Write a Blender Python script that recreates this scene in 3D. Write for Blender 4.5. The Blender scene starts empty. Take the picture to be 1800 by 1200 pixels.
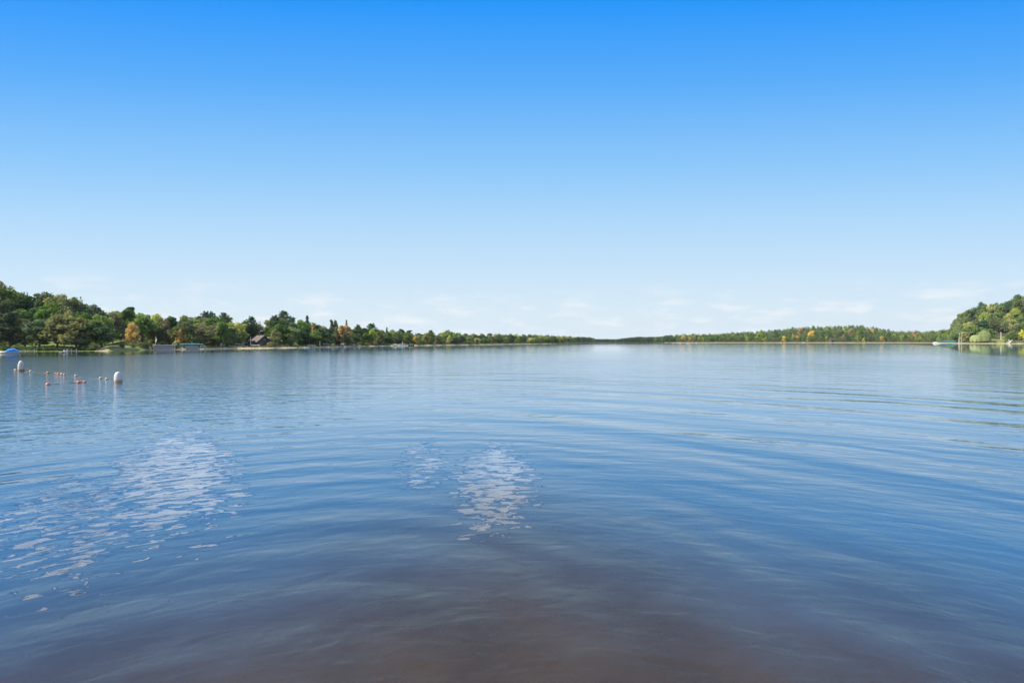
import bpy, math, random
import numpy as np
from mathutils import Vector, Matrix

random.seed(11)
rng = np.random.default_rng(11)
S = bpy.context.scene
COL = S.collection
R = math.radians

# ------------------------------------------------------------------ camera
H = 3.0            # camera height above the water (standing on a dock)
F = 1000.0         # focal length in photo pixels (1800 wide) -> 20 mm
HZ = 598.5         # horizon row of the photo
cam = bpy.data.cameras.new("camera")
cam.lens = 20.0
cam.sensor_width = 36.0
cam.clip_start = 0.1
cam.clip_end = 20000
co = bpy.data.objects.new("camera", cam)
COL.objects.link(co)
co.location = (0, 0, H)
co.rotation_euler = (R(90) - math.atan((600 - HZ) / F), 0, 0)
S.camera = co

# ------------------------------------------------------------------ view
S.view_settings.view_transform = 'Standard'
S.view_settings.look = 'None'
S.view_settings.exposure = 0.65
S.view_settings.gamma = 1.0
S.cycles.max_bounces = 6
S.cycles.diffuse_bounces = 2
S.cycles.glossy_bounces = 3
S.cycles.transmission_bounces = 2

# ------------------------------------------------------------------ sun
SUN_AZ, SUN_EL = 105.0, 38.0          # degrees to the left of the view, height
sv = Vector((-math.sin(R(SUN_AZ)) * math.cos(R(SUN_EL)),
             math.cos(R(SUN_AZ)) * math.cos(R(SUN_EL)), math.sin(R(SUN_EL))))
sl = bpy.data.lights.new("sun", 'SUN')
sl.energy = 5.0
sl.angle = R(0.53)
sl.color = (1.0, 0.93, 0.80)
so = bpy.data.objects.new("sun", sl)
COL.objects.link(so)
so.location = (-80, -20, 80)
so.rotation_euler = sv.to_track_quat('Z', 'Y').to_euler()


# ------------------------------------------------------------------ node helpers
class NT:
    def __init__(s, tree):
        s.t = tree
        s.n = tree.nodes
        s.l = tree.links

    def node(s, typ, **kw):
        n = s.n.new(typ)
        for k, v in kw.items():
            setattr(n, k, v)
        return n

    def put(s, sock, v):
        if v is None:
            return
        if isinstance(v, bpy.types.NodeSocket):
            s.l.new(v, sock)
        else:
            sock.default_value = v

    def m(s, op, a, b=None, c=None, clamp=False):
        n = s.node('ShaderNodeMath', operation=op)
        n.use_clamp = clamp
        for i, v in enumerate((a, b, c)):
            s.put(n.inputs[i], v)
        return n.outputs[0]

    def vm(s, op, a, b=None, out=0):
        n = s.node('ShaderNodeVectorMath', operation=op)
        s.put(n.inputs[0], a)
        s.put(n.inputs[1], b)
        return n.outputs[out]

    def sep(s, v):
        n = s.node('ShaderNodeSeparateXYZ')
        s.l.new(v, n.inputs[0])
        return n.outputs[0], n.outputs[1], n.outputs[2]

    def xyz(s, x, y, z):
        n = s.node('ShaderNodeCombineXYZ')
        for i, v in enumerate((x, y, z)):
            s.put(n.inputs[i], v)
        return n.outputs[0]

    def noise(s, v, scale=1.0, detail=2.0, rough=0.5, out=0, dist=0.0):
        n = s.node('ShaderNodeTexNoise')
        s.put(n.inputs['Vector'], v)
        n.inputs['Scale'].default_value = scale
        n.inputs['Detail'].default_value = detail
        n.inputs['Roughness'].default_value = rough
        n.inputs['Distortion'].default_value = dist
        return n.outputs[out]

    def smooth(s, v, a, b):
        n = s.node('ShaderNodeMapRange', interpolation_type='SMOOTHSTEP')
        s.put(n.inputs[0], v)
        n.inputs[1].default_value = a
        n.inputs[2].default_value = b
        return n.outputs[0]

    def ramp(s, v, stops):
        n = s.node('ShaderNodeValToRGB')
        e = n.color_ramp.elements
        while len(e) < len(stops):
            e.new(0.5)
        for el, (p, c) in zip(e, stops):
            el.position = p
            el.color = (*c, 1)
        s.put(n.inputs[0], v)
        return n.outputs[0]

    def mix(s, f, a, b, blend='MIX'):
        n = s.node('ShaderNodeMix', data_type='RGBA', blend_type=blend)
        s.put(n.inputs[0], f)
        for i, v in ((6, a), (7, b)):
            s.put(n.inputs[i], (*v, 1) if isinstance(v, tuple) and len(v) == 3 else v)
        return n.outputs[2]


# ------------------------------------------------------------------ sky
W = bpy.data.worlds.new("World")
S.world = W
W.use_nodes = True
W.node_tree.nodes.clear()
k = NT(W.node_tree)
d = k.node('ShaderNodeTexCoord').outputs['Generated']
dx, dy, dz = k.sep(d)
sky = k.node('ShaderNodeTexSky', sky_type='NISHITA')
sky.sun_disc = False
sky.sun_elevation = R(SUN_EL)
sky.sun_rotation = R(-SUN_AZ)
nish = k.vm('SCALE', sky.outputs[0])
nish.node.inputs['Scale'].default_value = 0.10
# the clear air is bluest at right angles to the sun: deepen it a little to both sides
side = k.m('SQRT', k.m('MAXIMUM', k.m('SUBTRACT', 1.0, k.m('MULTIPLY', k.m('MULTIPLY', dx, dx), 0.85)), 0.05))
el = k.m('DIVIDE', dz, side)
grad = k.ramp(el, [(0.0, (.78, .885, .95)), (.04, (.73, .865, .955)), (.10, (.63, .81, .97)),
                   (.196, (.46, .72, .985)), (.287, (.28, .60, .99)), (.41, (.10, .43, .99)),
                   (.514, (.010, .315, 1.0)), (.70, (.015, .23, .82)), (1.0, (.012, .15, .6))])
# a bright veil of unseen cloud added behind the camera, whitening the shadow fill
fill_veil = k.m('MULTIPLY', k.smooth(dy, .0, -.45), k.m('MULTIPLY_ADD', k.noise(d, 2.5, 5.0, .6), .5, .55))
base = k.mix(fill_veil, k.mix(0.06, grad, nish), (.80, .82, .83))
# thin low cloud streaks near the horizon
az = k.m('ARCTAN2', dx, dy)
lowv = k.xyz(k.m('MULTIPLY', az, 13.0), k.m('MULTIPLY', dz, 50.0), 0.0)
lown = k.smooth(k.noise(lowv, 1.0, 6.0, 0.6), .46, .70)
lowm = k.m('MULTIPLY', k.smooth(dz, 0.0, .012), k.m('SUBTRACT', 1.0, k.smooth(dz, .04, .11)))
c1 = k.mix(k.m('MULTIPLY', k.m('MULTIPLY', lown, lowm), .75), base, (.93, .95, .97))
# unseen bright clouds added above the frame, lighting white glints on the water
plan = k.xyz(k.m('DIVIDE', dx, k.m('MAXIMUM', dz, .05)), k.m('DIVIDE', dy, k.m('MAXIMUM', dz, .05)), 0.0)
hin = k.smooth(k.noise(plan, 3.0, 7.0, .6), .35, .50)
azw = k.m('ADD', az, k.m('MULTIPLY_ADD', k.noise(plan, 2.2, 4.0, .6), .9, -.45))
banks = None
for a_, w_ in ((-38.0, 23.0), (-4.0, 14.0)):
    g_ = k.smooth(k.m('ABSOLUTE', k.m('SUBTRACT', azw, R(a_))), R(w_), R(w_ * .5))
    banks = g_ if banks is None else k.m('MAXIMUM', banks, g_)
him = k.m('MULTIPLY', k.smooth(dz, .60, .65), k.m('SUBTRACT', 1.0, k.smooth(dz, .82, .90)))
c2 = k.mix(k.m('MULTIPLY', k.m('MULTIPLY', hin, him), banks), c1, (5.2, 5.3, 5.4))
bg = k.node('ShaderNodeBackground')
k.l.new(c2, bg.inputs[0])
bg.inputs[1].default_value = 0.64
wo = k.node('ShaderNodeOutputWorld')
k.l.new(bg.outputs[0], wo.inputs[0])
W.cycles.sampling_method = 'MANUAL'
W.cycles.sample_map_resolution = 512


# ------------------------------------------------------------------ materials
def new_mat(name):
    m = bpy.data.materials.new(name)
    m.use_nodes = True
    m.node_tree.nodes.clear()
    q = NT(m.node_tree)
    out = q.node('ShaderNodeOutputMaterial')
    return m, q, out


def paint(name, col, rough=0.5, var=0.18, scale=3.0, metal=0.0):
    m, q, out = new_mat(name)
    p = q.node('ShaderNodeBsdfPrincipled')
    tc = q.node('ShaderNodeTexCoord').outputs['Object']
    n = q.noise(tc, scale, 4.0, .6)
    c = q.mix(n, tuple(x * (1 - var) for x in col), tuple(min(1, x * (1 + var)) for x in col))
    q.l.new(c, p.inputs['Base Color'])
    q.l.new(q.m('MULTIPLY_ADD', n, .2, rough - .1), p.inputs['Roughness'])
    p.inputs['Metallic'].default_value = metal
    q.l.new(p.outputs[0], out.inputs[0])
    return m


def leaf_mat(name, col, hue=.05):
    m, q, out = new_mat(name)
    tc = q.node('ShaderNodeTexCoord').outputs['Object']
    oi = q.node('ShaderNodeObjectInfo').outputs['Random']
    n1 = q.noise(tc, .55, 2.0, .5)
    n2 = q.noise(tc, 2.6, 1.0, .5)
    hs = q.node('ShaderNodeHueSaturation')
    hs.inputs['Color'].default_value = (*[min(.7, v * 2.6) for v in col], 1)
    q.l.new(q.m('ADD', q.m('MULTIPLY_ADD', oi, hue, .5 - hue * .5), q.m('MULTIPLY_ADD', n1, .06, -.03)), hs.inputs['Hue'])
    q.l.new(q.m('MULTIPLY_ADD', oi, .3, .66), hs.inputs['Saturation'])
    v = q.m('MULTIPLY', q.m('MULTIPLY_ADD', q.m('FRACT', q.m('MULTIPLY', oi, 7.31)), .5, .75),
            q.m('MULTIPLY_ADD', n2, 1.0, .5))
    q.l.new(v, hs.inputs['Value'])
    di = q.node('ShaderNodeBsdfDiffuse')
    tr = q.node('ShaderNodeBsdfTranslucent')
    q.l.new(hs.outputs[0], di.inputs[0])
    tcol = q.mix(1.0, hs.outputs[0], (1.15, 1.1, .55), 'MULTIPLY')
    q.l.new(tcol, tr.inputs[0])
    mx = q.node('ShaderNodeMixShader')
    mx.inputs[0].default_value = .38
    q.l.new(di.outputs[0], mx.inputs[1])
    q.l.new(tr.outputs[0], mx.inputs[2])
    q.l.new(mx.outputs[0], out.inputs[0])
    return m


LEAF = {
    'green': leaf_mat('leaf_green', (.070, .105, .026)),
    'dark green': leaf_mat('leaf_dark_green', (.036, .066, .026)),
    'yellow green': leaf_mat('leaf_yellow_green', (.150, .170, .030)),
    'olive': leaf_mat('leaf_olive', (.088, .104, .036)),
    'brownish': leaf_mat('leaf_brownish', (.100, .098, .045)),
    'orange': leaf_mat('leaf_orange', (.195, .112, .045)),
    'golden': leaf_mat('leaf_golden', (.240, .165, .030)),
    'bright yellow': leaf_mat('leaf_bright_yellow', (.36, .25, .015)),
    'pale green': leaf_mat('leaf_pale_green', (.170, .195, .080)),
    'blue green': leaf_mat('leaf_blue_green', (.036, .060, .036)),
}
BARK = paint('bark', (.095, .075, .058), .9, .35, 4)
BIRCH = paint('birch_bark', (.55, .52, .47), .8, .3, 5)
WHITE = paint('white_paint', (.80, .80, .78), .4, .06)
CREAM = paint('cream_boards', (.62, .56, .46), .6)
GREYROOF = paint('grey_roof', (.46, .40, .40), .7)
BLUEGREY = paint('blue_grey_panel', (.27, .31, .36), .55)
TEAL = paint('teal_canvas', (.011, .125, .12), .6, .2, 1.2)
DTEAL = paint('dark_teal_canvas', (.012, .075, .095), .6, .2, 1.2)
BLUE = paint('blue_tarp', (.02, .20, .62), .45, .3, 4)
NAVY = paint('navy_hull', (.015, .025, .07), .35)
DBROWN = paint('dark_brown_logs', (.040, .030, .030), .7, .3)
PINKROOF = paint('weathered_shingle', (.10, .072, .068), .8, .2)
TAN = paint('tan_boards', (.50, .36, .20), .7, .2)
DARK = paint('dark_trim', (.025, .024, .03), .5)
ALU = paint('aluminium', (.55, .56, .58), .35, .1, 3, .6)
STONE = paint('stone', (.34, .31, .26), .9, .35, 3)
WOOD = paint('dock_boards', (.36, .33, .28), .8, .25)
GLASS = paint('window_glass', (.05, .08, .10), .08, .1)
MAROON = paint('maroon_paint', (.13, .03, .03), .5)
FLOATC = paint('coral_float', (.50, .20, .11), .45, .2, 9)
FLOATW = paint('pale_float', (.52, .36, .28), .45, .15, 9)

# buoy: white plastic with a brown scum line just above the water
m, q, out = new_mat('buoy_plastic')
p = q.node('ShaderNodeBsdfPrincipled')
tc = q.node('ShaderNodeTexCoord').outputs['Object']
_, _, bz = q.sep(tc)
scum = q.smooth(q.m('ADD', bz, q.m('MULTIPLY_ADD', q.noise(tc, 9, 3, .6), .16, -.08)), .27, .08)
st = q.smooth(q.noise(tc, 5, 5, .65), .56, .75)
c = q.mix(st, (.55, .55, .53), (.36, .34, .30))
q.l.new(q.mix(q.m('MULTIPLY', scum, .85), c, (.32, .17, .07)), p.inputs['Base Color'])
p.inputs['Roughness'].default_value = .45
q.l.new(p.outputs[0], out.inputs[0])
BUOY = m

# ------------------------------------------------------------------ shoreline profiles, by photo column
WL = np.array([(-1500, 640), (-400, 620), (0, 617.6), (100, 617.4), (165, 617.0), (190, 616.8), (250, 615.2), (275, 614.5), (330, 614.2), (400, 612.6),
               (460, 612), (530, 611), (560, 610.4), (600, 609.7), (650, 608.4), (700, 607.8), (800, 606.4), (900, 605), (970, 604.2),
               (1010, 603), (1030, 601.7), (1045, 601.8), (1150, 601.9), (1165, 602.1), (1200, 602.2), (1450, 602.2), (1640, 602.3), (1668, 602.7),
               (1680, 603.3), (1700, 603.6), (1800, 603.8), (2000, 604.2), (3300, 608)], float)
SK = np.array([(-1500, 500), (-100, 494), (0, 497), (8, 498), (15, 506), (25, 512), (50, 513), (80, 511), (95, 513), (120, 520), (150, 529), (165, 536),
               (176, 549), (190, 548), (205, 548), (225, 546), (250, 549), (290, 553), (330, 553), (360, 553), (385, 556), (405, 560), (425, 563), (455, 563),
               (470, 560), (485, 558), (515, 560), (540, 564), (565, 572), (600, 572), (615, 578), (629, 574), (645, 576), (665, 578), (690, 580), (720, 581),
               (735, 586), (755, 583), (770, 588), (785, 581), (800, 586), (815, 584), (830, 587), (880, 586), (930, 588), (990, 590), (1020, 592), (1040, 593),
               (1047, 595.6), (1080, 596.3), (1100, 593.8), (1120, 592.2), (1160, 592), (1170, 590), (1195, 587.5), (1230, 587), (1280, 584.5), (1330, 581.5),
               (1380, 577), (1430, 571.5), (1455, 572), (1510, 570.5), (1545, 575), (1575, 581), (1600, 581), (1640, 581), (1668, 577), (1675, 570),
               (1680, 556), (1690, 550), (1700, 546), (1715, 540), (1730, 535), (1760, 533), (1775, 529), (1790, 521), (1800, 520), (2000, 510),
               (3300, 520)], float)


def D_(px):
    return H * F / (np.interp(px, WL[:, 0], WL[:, 1]) - HZ)


def ridge_s(px):
    return np.interp(px, [-1500, 150, 185, 900, 1000, 1030, 1160, 1180, 1300, 1380, 1560, 1640, 1672, 1684, 3300],
                     [70, 70, 45, 45, 50, 60, 60, 70, 120, 220, 220, 90, 80, 130, 130])


def tree_h(px):
    zs = H + (HZ - np.interp(px, SK[:, 0], SK[:, 1])) / F * (D_(px) + ridge_s(px))
    cap = np.interp(px, [-1500, 160, 600, 1100, 1600, 1675, 1690, 3300], [13, 13, 13, 12, 12, 13, 17, 17])
    return np.minimum(np.maximum(zs - 1.0, 5.0), cap), zs


def ground(px, Y):
    """height of the land at photo column px and depth Y"""
    s = Y - D_(px)
    rs = ridge_s(px)
    th, zs = tree_h(px)
    rz = np.maximum(zs - th, 0.9)
    if s <= 0:
        return max(-1.2, s * .12)
    bank = .55 * min(1.0, s / 3.0)
    t = min(1.0, max(0.0, (s - 3.0) / (rs - 3.0)))
    z = bank + (rz - .55) * (t * t * (3 - 2 * t) * .45 + t * .55)
    if 180 < px < 275:
        z += 2.3 * min(1.0, s / 28.0) * math.sin(math.pi * (px - 180) / 95.0) ** .6
    if s > rs:
        z = rz * max(.35, 1 - (s - rs) / 1500.0)
    return z


def at(px, Y, z=None):
    return Vector(((px - 900) / F * Y, Y, ground(px, Y) if z is None else z))


def zrow(py, Y):
    return H + (HZ - py) / F * Y


# ------------------------------------------------------------------ mesh helpers
class MB:
    def __init__(s):
        s.v = []
        s.f = []

    def add(s, vs, fs):
        o = len(s.v)
        s.v += [tuple(v) for v in vs]
        s.f += [tuple(i + o for i in f) for f in fs]

    def box(s, x0, x1, y0, y1, z0, z1, b=0.0):
        if b <= 0:
            vs = [(x, y, z) for z in (z0, z1) for y in (y0, y1) for x in (x0, x1)]
            s.add(vs, [(0, 2, 3, 1), (4, 5, 7, 6), (0, 1, 5, 4), (2, 6, 7, 3), (0, 4, 6, 2), (1, 3, 7, 5)])
        else:
            ring = lambda q, z: [(x0 + q, y0 + q, z), (x1 - q, y0 + q, z), (x1 - q, y1 - q, z), (x0 + q, y1 - q, z)]
            vs = ring(b, z0) + ring(0, z0 + b) + ring(0, z1 - b) + ring(b, z1)
            fs = [(3, 2, 1, 0), (12, 13, 14, 15)]
            for l in range(3):
                for i in range(4):
                    j = (i + 1) % 4
                    fs.append((l * 4 + i, l * 4 + j, l * 4 + 4 + j, l * 4 + 4 + i))
            s.add(vs, fs)

    def tube(s, pts, rad, n=8):
        pts = [Vector(p) for p in pts]
        if not isinstance(rad, (list, tuple)):
            rad = [rad] * len(pts)
        vs = []
        for i, p in enumerate(pts):
            a = pts[max(0, i - 1)]
            b = pts[min(len(pts) - 1, i + 1)]
            t = (b - a).normalized()
            u = t.orthogonal().normalized() if abs(t.z) < .95 else Vector((1, 0, 0))
            u = (u - t * u.dot(t)).normalized()
            w = t.cross(u)
            for j in range(n):
                an = 2 * math.pi * j / n
                vs.append(p + (u * math.cos(an) + w * math.sin(an)) * rad[i])
        fs = []
        for i in range(len(pts) - 1):
            for j in range(n):
                fs.append((i * n + j, i * n + (j + 1) % n, i * n + n + (j + 1) % n, i * n + n + j))
        fs.append(tuple(range(n))[::-1])
        fs.append(tuple((len(pts) - 1) * n + j for j in range(n)))
        s.add(vs, fs)

    def lathe(s, prof, n=20, axis='z', sx=1, sy=1):
        vs = []
        for r, z in prof:
            for j in range(n):
                a = 2 * math.pi * j / n
                q = (r * math.cos(a) * sx, r * math.sin(a) * sy, z)
                vs.append(q if axis == 'z' else (q[2], q[0], q[1]))
        fs = []
        for i in range(len(prof) - 1):
            for j in range(n):
                fs.append((i * n + j, i * n + (j + 1) % n, i * n + n + (j + 1) % n, i * n + n + j))
        fs.append(tuple(range(n))[::-1])
        fs.append(tuple((len(prof) - 1) * n + j for j in range(n)))
        s.add(vs, fs)

    def prism(s, poly, y0, y1):
        """polygon in x,z pulled along y"""
        n = len(poly)
        vs = [(x, y0, z) for x, z in poly] + [(x, y1, z) for x, z in poly]
        fs = [tuple(range(n)), tuple(range(n, 2 * n))[::-1]]
        for i in range(n):
            j = (i + 1) % n
            fs.append((i, n + i, n + j, j))
        s.add(vs, fs)

    def loft(s, secs, cap=True):
        n = len(secs[0])
        vs = [v for sec in secs for v in sec]
        fs = []
        for i in range(len(secs) - 1):
            for j in range(n - 1):
                fs.append((i * n + j, i * n + j + 1, i * n + n + j + 1, i * n + n + j))
        if cap:
            fs.append(tuple(range(n))[::-1])
            fs.append(tuple((len(secs) - 1) * n + j for j in range(n)))
        s.add(vs, fs)

    def mesh(s, name, mat, smooth=False):
        me = bpy.data.meshes.new(name)
        me.from_pydata(s.v, [], s.f)
        me.materials.append(mat)
        if smooth:
            me.polygons.foreach_set('use_smooth', [True] * len(me.polygons))
        me.update()
        return me

    def build(s, name, mat, parent=None, smooth=False):
        o = bpy.data.objects.new(name, s.mesh(name, mat, smooth))
        COL.objects.link(o)
        o.parent = parent
        return o


def tag(o, label, cat, group=None, kind=None):
    if label:
        o['label'] = label
    if cat:
        o['category'] = cat
    if group:
        o['group'] = group
    if kind:
        o['kind'] = kind
    return o


def thing(name, label, cat, loc, rz=0.0, group=None):
    o = bpy.data.objects.new(name, None)
    o.empty_display_size = .3
    COL.objects.link(o)
    o.location = loc
    o.rotation_euler = (0, 0, rz)
    return tag(o, label, cat, group)


def copy_tree(o, parent=None):
    c = o.copy()
    COL.objects.link(c)
    if parent:
        c.parent = parent
    for ch in o.children:
        copy_tree(ch, c)
    return c


def face(px):
    """turn of a thing that faces the camera from photo column px"""
    return -math.atan((px - 900) / F)


# ------------------------------------------------------------------ ground
def build_ground():
    cols = np.concatenate([np.arange(-1500, -100, 50), np.arange(-100, 1900, 6), np.arange(1900, 3301, 50)])
    rows = np.array([-60, -25, -10, -4, -1.5, 0, .8, 1.8, 3, 5, 8, 12, 17, 23, 30, 40, 50, 62, 78, 98, 125, 160, 205, 270, 500, 1200, 2600], float)
    vs, fs, at1 = [], [], []
    for px in cols:
        D = float(D_(px))
        for s in rows:
            Y = D + s
            if s < -20:
                Y = max(Y, D * .5)
            z = ground(px, Y)
            if s > 1:
                z += .25 * math.sin(px * .21 + s * .33) * min(1, s / 12) * .6
            vs.append(((px - 900) / F * Y, Y, z))
            lawn = 0.0
            if -100 < px < 268 and s < 60:
                lawn = 1.0
            if 268 <= px < 760 and s < 13:
                lawn = .75
            if 1740 < px < 1900 and 2 < s < 34:
                lawn = .85
            sandy = 0.25 if px < 165 or 190 < px < 262 or 1030 < px < 1170 else 1.0
            at1.append((lawn, sandy * min(1.0, max(0.0, 1 - abs(s - 1.2) / 3.2)), 0, 1))
    n = len(rows)
    for i in range(len(cols) - 1):
        for j in range(n - 1):
            fs.append((i * n + j, i * n + n + j, i * n + n + j + 1, i * n + j + 1))
    me = bpy.data.meshes.new('ground')
    me.from_pydata(vs, [], fs)
    a = me.color_attributes.new('cover', 'FLOAT_COLOR', 'POINT')
    a.data.foreach_set('color', np.array(at1, 'f').ravel())
    me.polygons.foreach_set('use_smooth', [True] * len(me.polygons))
    m, q, out = new_mat('shore_ground')
    at_ = q.node('ShaderNodeAttribute', attribute_name='cover')
    lw, sd, _ = q.sep(at_.outputs['Color'])
    pos = q.node('ShaderNodeNewGeometry').outputs['Position']
    n1 = q.noise(pos, .35, 5, .6)
    n2 = q.noise(pos, 2.0, 4, .6)
    forest = q.mix(n1, (.055, .048, .028), (.075, .082, .03))
    grass = q.mix(n2, (.13, .165, .045), (.23, .24, .085))
    sand = q.mix(n2, (.30, .245, .14), (.47, .40, .25))
    c = q.mix(q.smooth(q.m('ADD', lw, q.m('MULTIPLY_ADD', n1, .6, -.3)), .35, .6), forest, grass)
    c = q.mix(q.smooth(q.m('ADD', sd, q.m('MULTIPLY_ADD', n2, .5, -.25)), .25, .6), c, sand)
    p = q.node('ShaderNodeBsdfPrincipled')
    q.l.new(c, p.inputs['Base Color'])
    p.inputs['Roughness'].default_value = .95
    p.inputs['Specular IOR Level'].default_value = .1
    bp = q.node('ShaderNodeBump')
    bp.inputs['Distance'].default_value = .12
    q.l.new(n2, bp.inputs['Height'])
    q.l.new(bp.outputs[0], p.inputs['Normal'])
    q.l.new(p.outputs[0], out.inputs[0])
    me.materials.append(m)
    o = bpy.data.objects.new('ground', me)
    COL.objects.link(o)
    tag(o, None, None, None, 'structure')


build_ground()


# ------------------------------------------------------------------ lake
def water_mat():
    m, q, out = new_mat('lake_water')
    pos = q.node('ShaderNodeNewGeometry').outputs['Position']
    x, y, _ = q.sep(pos)
    # wave rings roll in past the dock: polar frame about a point behind the camera
    cx, cy = q.m('SUBTRACT', x, .4), q.m('ADD', y, 2.0)
    r = q.m('SQRT', q.m('ADD', q.m('MULTIPLY', cx, cx), q.m('MULTIPLY', cy, cy)))
    th = q.m('ARCTAN2', cx, cy)
    flat = q.xyz(x, y, 0.0)
    wob = q.noise(flat, .06, 2, .5)
    right = q.smooth(q.m('DIVIDE', x, q.m('MAXIMUM', y, 1.0)), -.45, .25)
    # boat wake swell, strongest to the right
    def rings(px_, py_):
        ax, ay = q.m('SUBTRACT', x, px_), q.m('SUBTRACT', y, py_)
        return q.m('SQRT', q.m('ADD', q.m('MULTIPLY', ax, ax), q.m('MULTIPLY', ay, ay)))
    rs = rings(-12.0, 1.0)
    swell = q.m('SINE', q.m('MULTIPLY_ADD', rs, 1.42, q.m('MULTIPLY', wob, 9.0)))
    swell = q.m('ADD', swell, q.m('MULTIPLY', q.m('SINE', q.m('MULTIPLY_ADD', rs, 2.3, q.m('MULTIPLY', wob, -7.0))), .35))
    amp = q.m('MULTIPLY', q.m('MULTIPLY_ADD', right, .75, .25), q.smooth(q.noise(flat, .035, 1, .5), .25, .65))
    h = q.m('MULTIPLY', q.m('MULTIPLY', swell, amp), .026)
    # broad slow undulations near the dock, slanting away to the right
    rn = rings(-2.6, 4.6)
    near = q.m('SINE', q.m('MULTIPLY_ADD', rn, 4.6, q.m('MULTIPLY', q.noise(flat, .35, 2, .5), 9.0)))
    nm = q.m('MULTIPLY', q.smooth(rn, 30.0, 8.0), q.smooth(q.noise(q.xyz(x, y, 4.0), .22, 1, .5), .36, .62))
    h = q.m('ADD', h, q.m('MULTIPLY', q.m('MULTIPLY', near, nm), .0085))
    # ripples stretched along the crests
    pv = q.xyz(q.m('MULTIPLY', r, 1.0), q.m('MULTIPLY', th, 6.0), 0.0)
    rp = q.noise(pv, .85, 3, .5, dist=.3)
    h = q.m('ADD', h, q.m('MULTIPLY', rp, .033))
    pv2 = q.xyz(q.m('MULTIPLY', r, 1.0), q.m('MULTIPLY', th, 4.5), 3.0)
    rp2 = q.noise(pv2, 2.9, 2, .5, dist=.4)
    h = q.m('ADD', h, q.m('MULTIPLY', rp2, .015))
    rp3 = q.noise(q.xyz(q.m('MULTIPLY', r, 1.0), q.m('MULTIPLY', th, 7.0), 9.0), 5.6, 2, .55, dist=.3)
    h = q.m('ADD', h, q.m('MULTIPLY', q.m('MULTIPLY', rp3, q.smooth(r, 9.0, 18.0)), .005))
    # choppy cat's paw out on the left, between the swimming buoys and the shore
    left = q.m('MULTIPLY', q.smooth(q.m('DIVIDE', x, q.m('MAXIMUM', y, 1.0)), -.15, -.6), q.smooth(y, 10.0, 30.0))
    chop = q.noise(q.xyz(q.m('MULTIPLY', x, .7), y, 0.0), 1.5, 3, .55)
    h = q.m('ADD', h, q.m('MULTIPLY', q.m('MULTIPLY', chop, left), .11))
    # rippled patches added nearer the dock to catch glints of the overhead clouds
    edge = q.m('MULTIPLY_ADD', q.noise(flat, .9, 3, .6), 1.1, -.55)
    tot = None
    for (px_, py_, ang, ra, rb, g) in ((-8.0, 13.6, 30.5, 6.3, 1.45, 1.05), (-.4, 12.6, 2, 4.0, 1.0, 1.05), (-2.2, 14.0, 8, 3.2, .7, .9), (-7.6, 9.7, 38, 4.2, 1.1, .86)):
        ux, uy = q.m('SUBTRACT', x, px_), q.m('SUBTRACT', y, py_)
        ca, sa = math.cos(R(ang)), math.sin(R(ang))
        along = q.m('ADD', q.m('MULTIPLY', ux, -sa), q.m('MULTIPLY', uy, ca))
        cross = q.m('ADD', q.m('MULTIPLY', ux, ca), q.m('MULTIPLY', uy, sa))
        dd = q.m('ADD', q.m('POWER', q.m('ABSOLUTE', q.m('DIVIDE', along, ra)), 2.0), q.m('POWER', q.m('ABSOLUTE', q.m('DIVIDE', cross, rb)), 2.0))
        w = q.m('MULTIPLY', q.smooth(q.m('ADD', dd, edge), 2.0, 0.0), g)
        tot = w if tot is None else q.m('MAXIMUM', tot, w)
    cat = q.noise(q.xyz(r, q.m('MULTIPLY', th, 5.5), 5.0), 5.6, 3, .6, dist=.45)
    # steep little fronts shaped into the normals, tilted dockward to mirror the added clouds
    facet = q.smooth(q.m('ADD', cat, q.m('MULTIPLY_ADD', tot, .34, -.34)), .40, .52)
    steep = q.m('MULTIPLY_ADD', q.noise(q.xyz(x, y, 2.0), 5.0, 1, .5), .14, .25)
    tilt = q.m('MULTIPLY', q.m('MULTIPLY', facet, steep), q.m('GREATER_THAN', tot, .01))
    # calmer and calmer towards the far shore
    bp = q.node('ShaderNodeBump')
    bp.inputs['Distance'].default_value = 1.0
    q.l.new(h, bp.inputs['Height'])
    u = q.m('DIVIDE', x, q.m('MAXIMUM', y, 1.0))
    cs = [(-300, 100), (0, 106), (100, 110), (200, 118), (330, 140), (450, 171), (600, 200), (700, 215), (800, 265), (900, 330), (1000, 420), (1200, 520), (1450, 540),
          (1600, 450), (1660, 260), (1690, 150), (1740, 115), (1800, 105), (2100, 100)]
    lee = q.ramp(q.m('MULTIPLY_ADD', u, .4, .5), [(.5 + .4 * (a_ - 900) / F, (c_ / 1000,) * 3) for a_, c_ in cs])
    calm = q.smooth(q.m('DIVIDE', q.m('MULTIPLY', y, .001), lee), .93, 1.04)     # sheltered water under the banks
    q.l.new(q.m('MULTIPLY', q.m('MULTIPLY_ADD', q.smooth(y, 220.0, 60.0), .6, .4), q.m('MULTIPLY_ADD', calm, -.93, 1.0)), bp.inputs['Strength'])
    push = q.vm('SCALE', q.xyz(q.m('DIVIDE', cx, r), q.m('DIVIDE', cy, r), 0.0))
    q.l.new(q.m('MULTIPLY', tilt, -1.0), push.node.inputs['Scale'])
    nrm = q.vm('NORMALIZE', q.vm('ADD', bp.outputs[0], push))
    # tannin-brown shallow water over silt
    b = q.noise(flat, .5, 4, .6)
    grain = q.noise(flat, 26.0, 4, .7)
    shallow = q.smooth(q.m('ADD', q.m('MULTIPLY_ADD', q.m('ABSOLUTE', x), .68, y), q.m('MULTIPLY_ADD', b, 4.0, -2.0)), 14.5, 5.0)
    sky_tint = q.mix(q.smooth(y, 9.0, 26.0), (.030, .085, .165), (.050, .135, .230))  # blue of the reflected sky painted into the open water's colour
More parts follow.
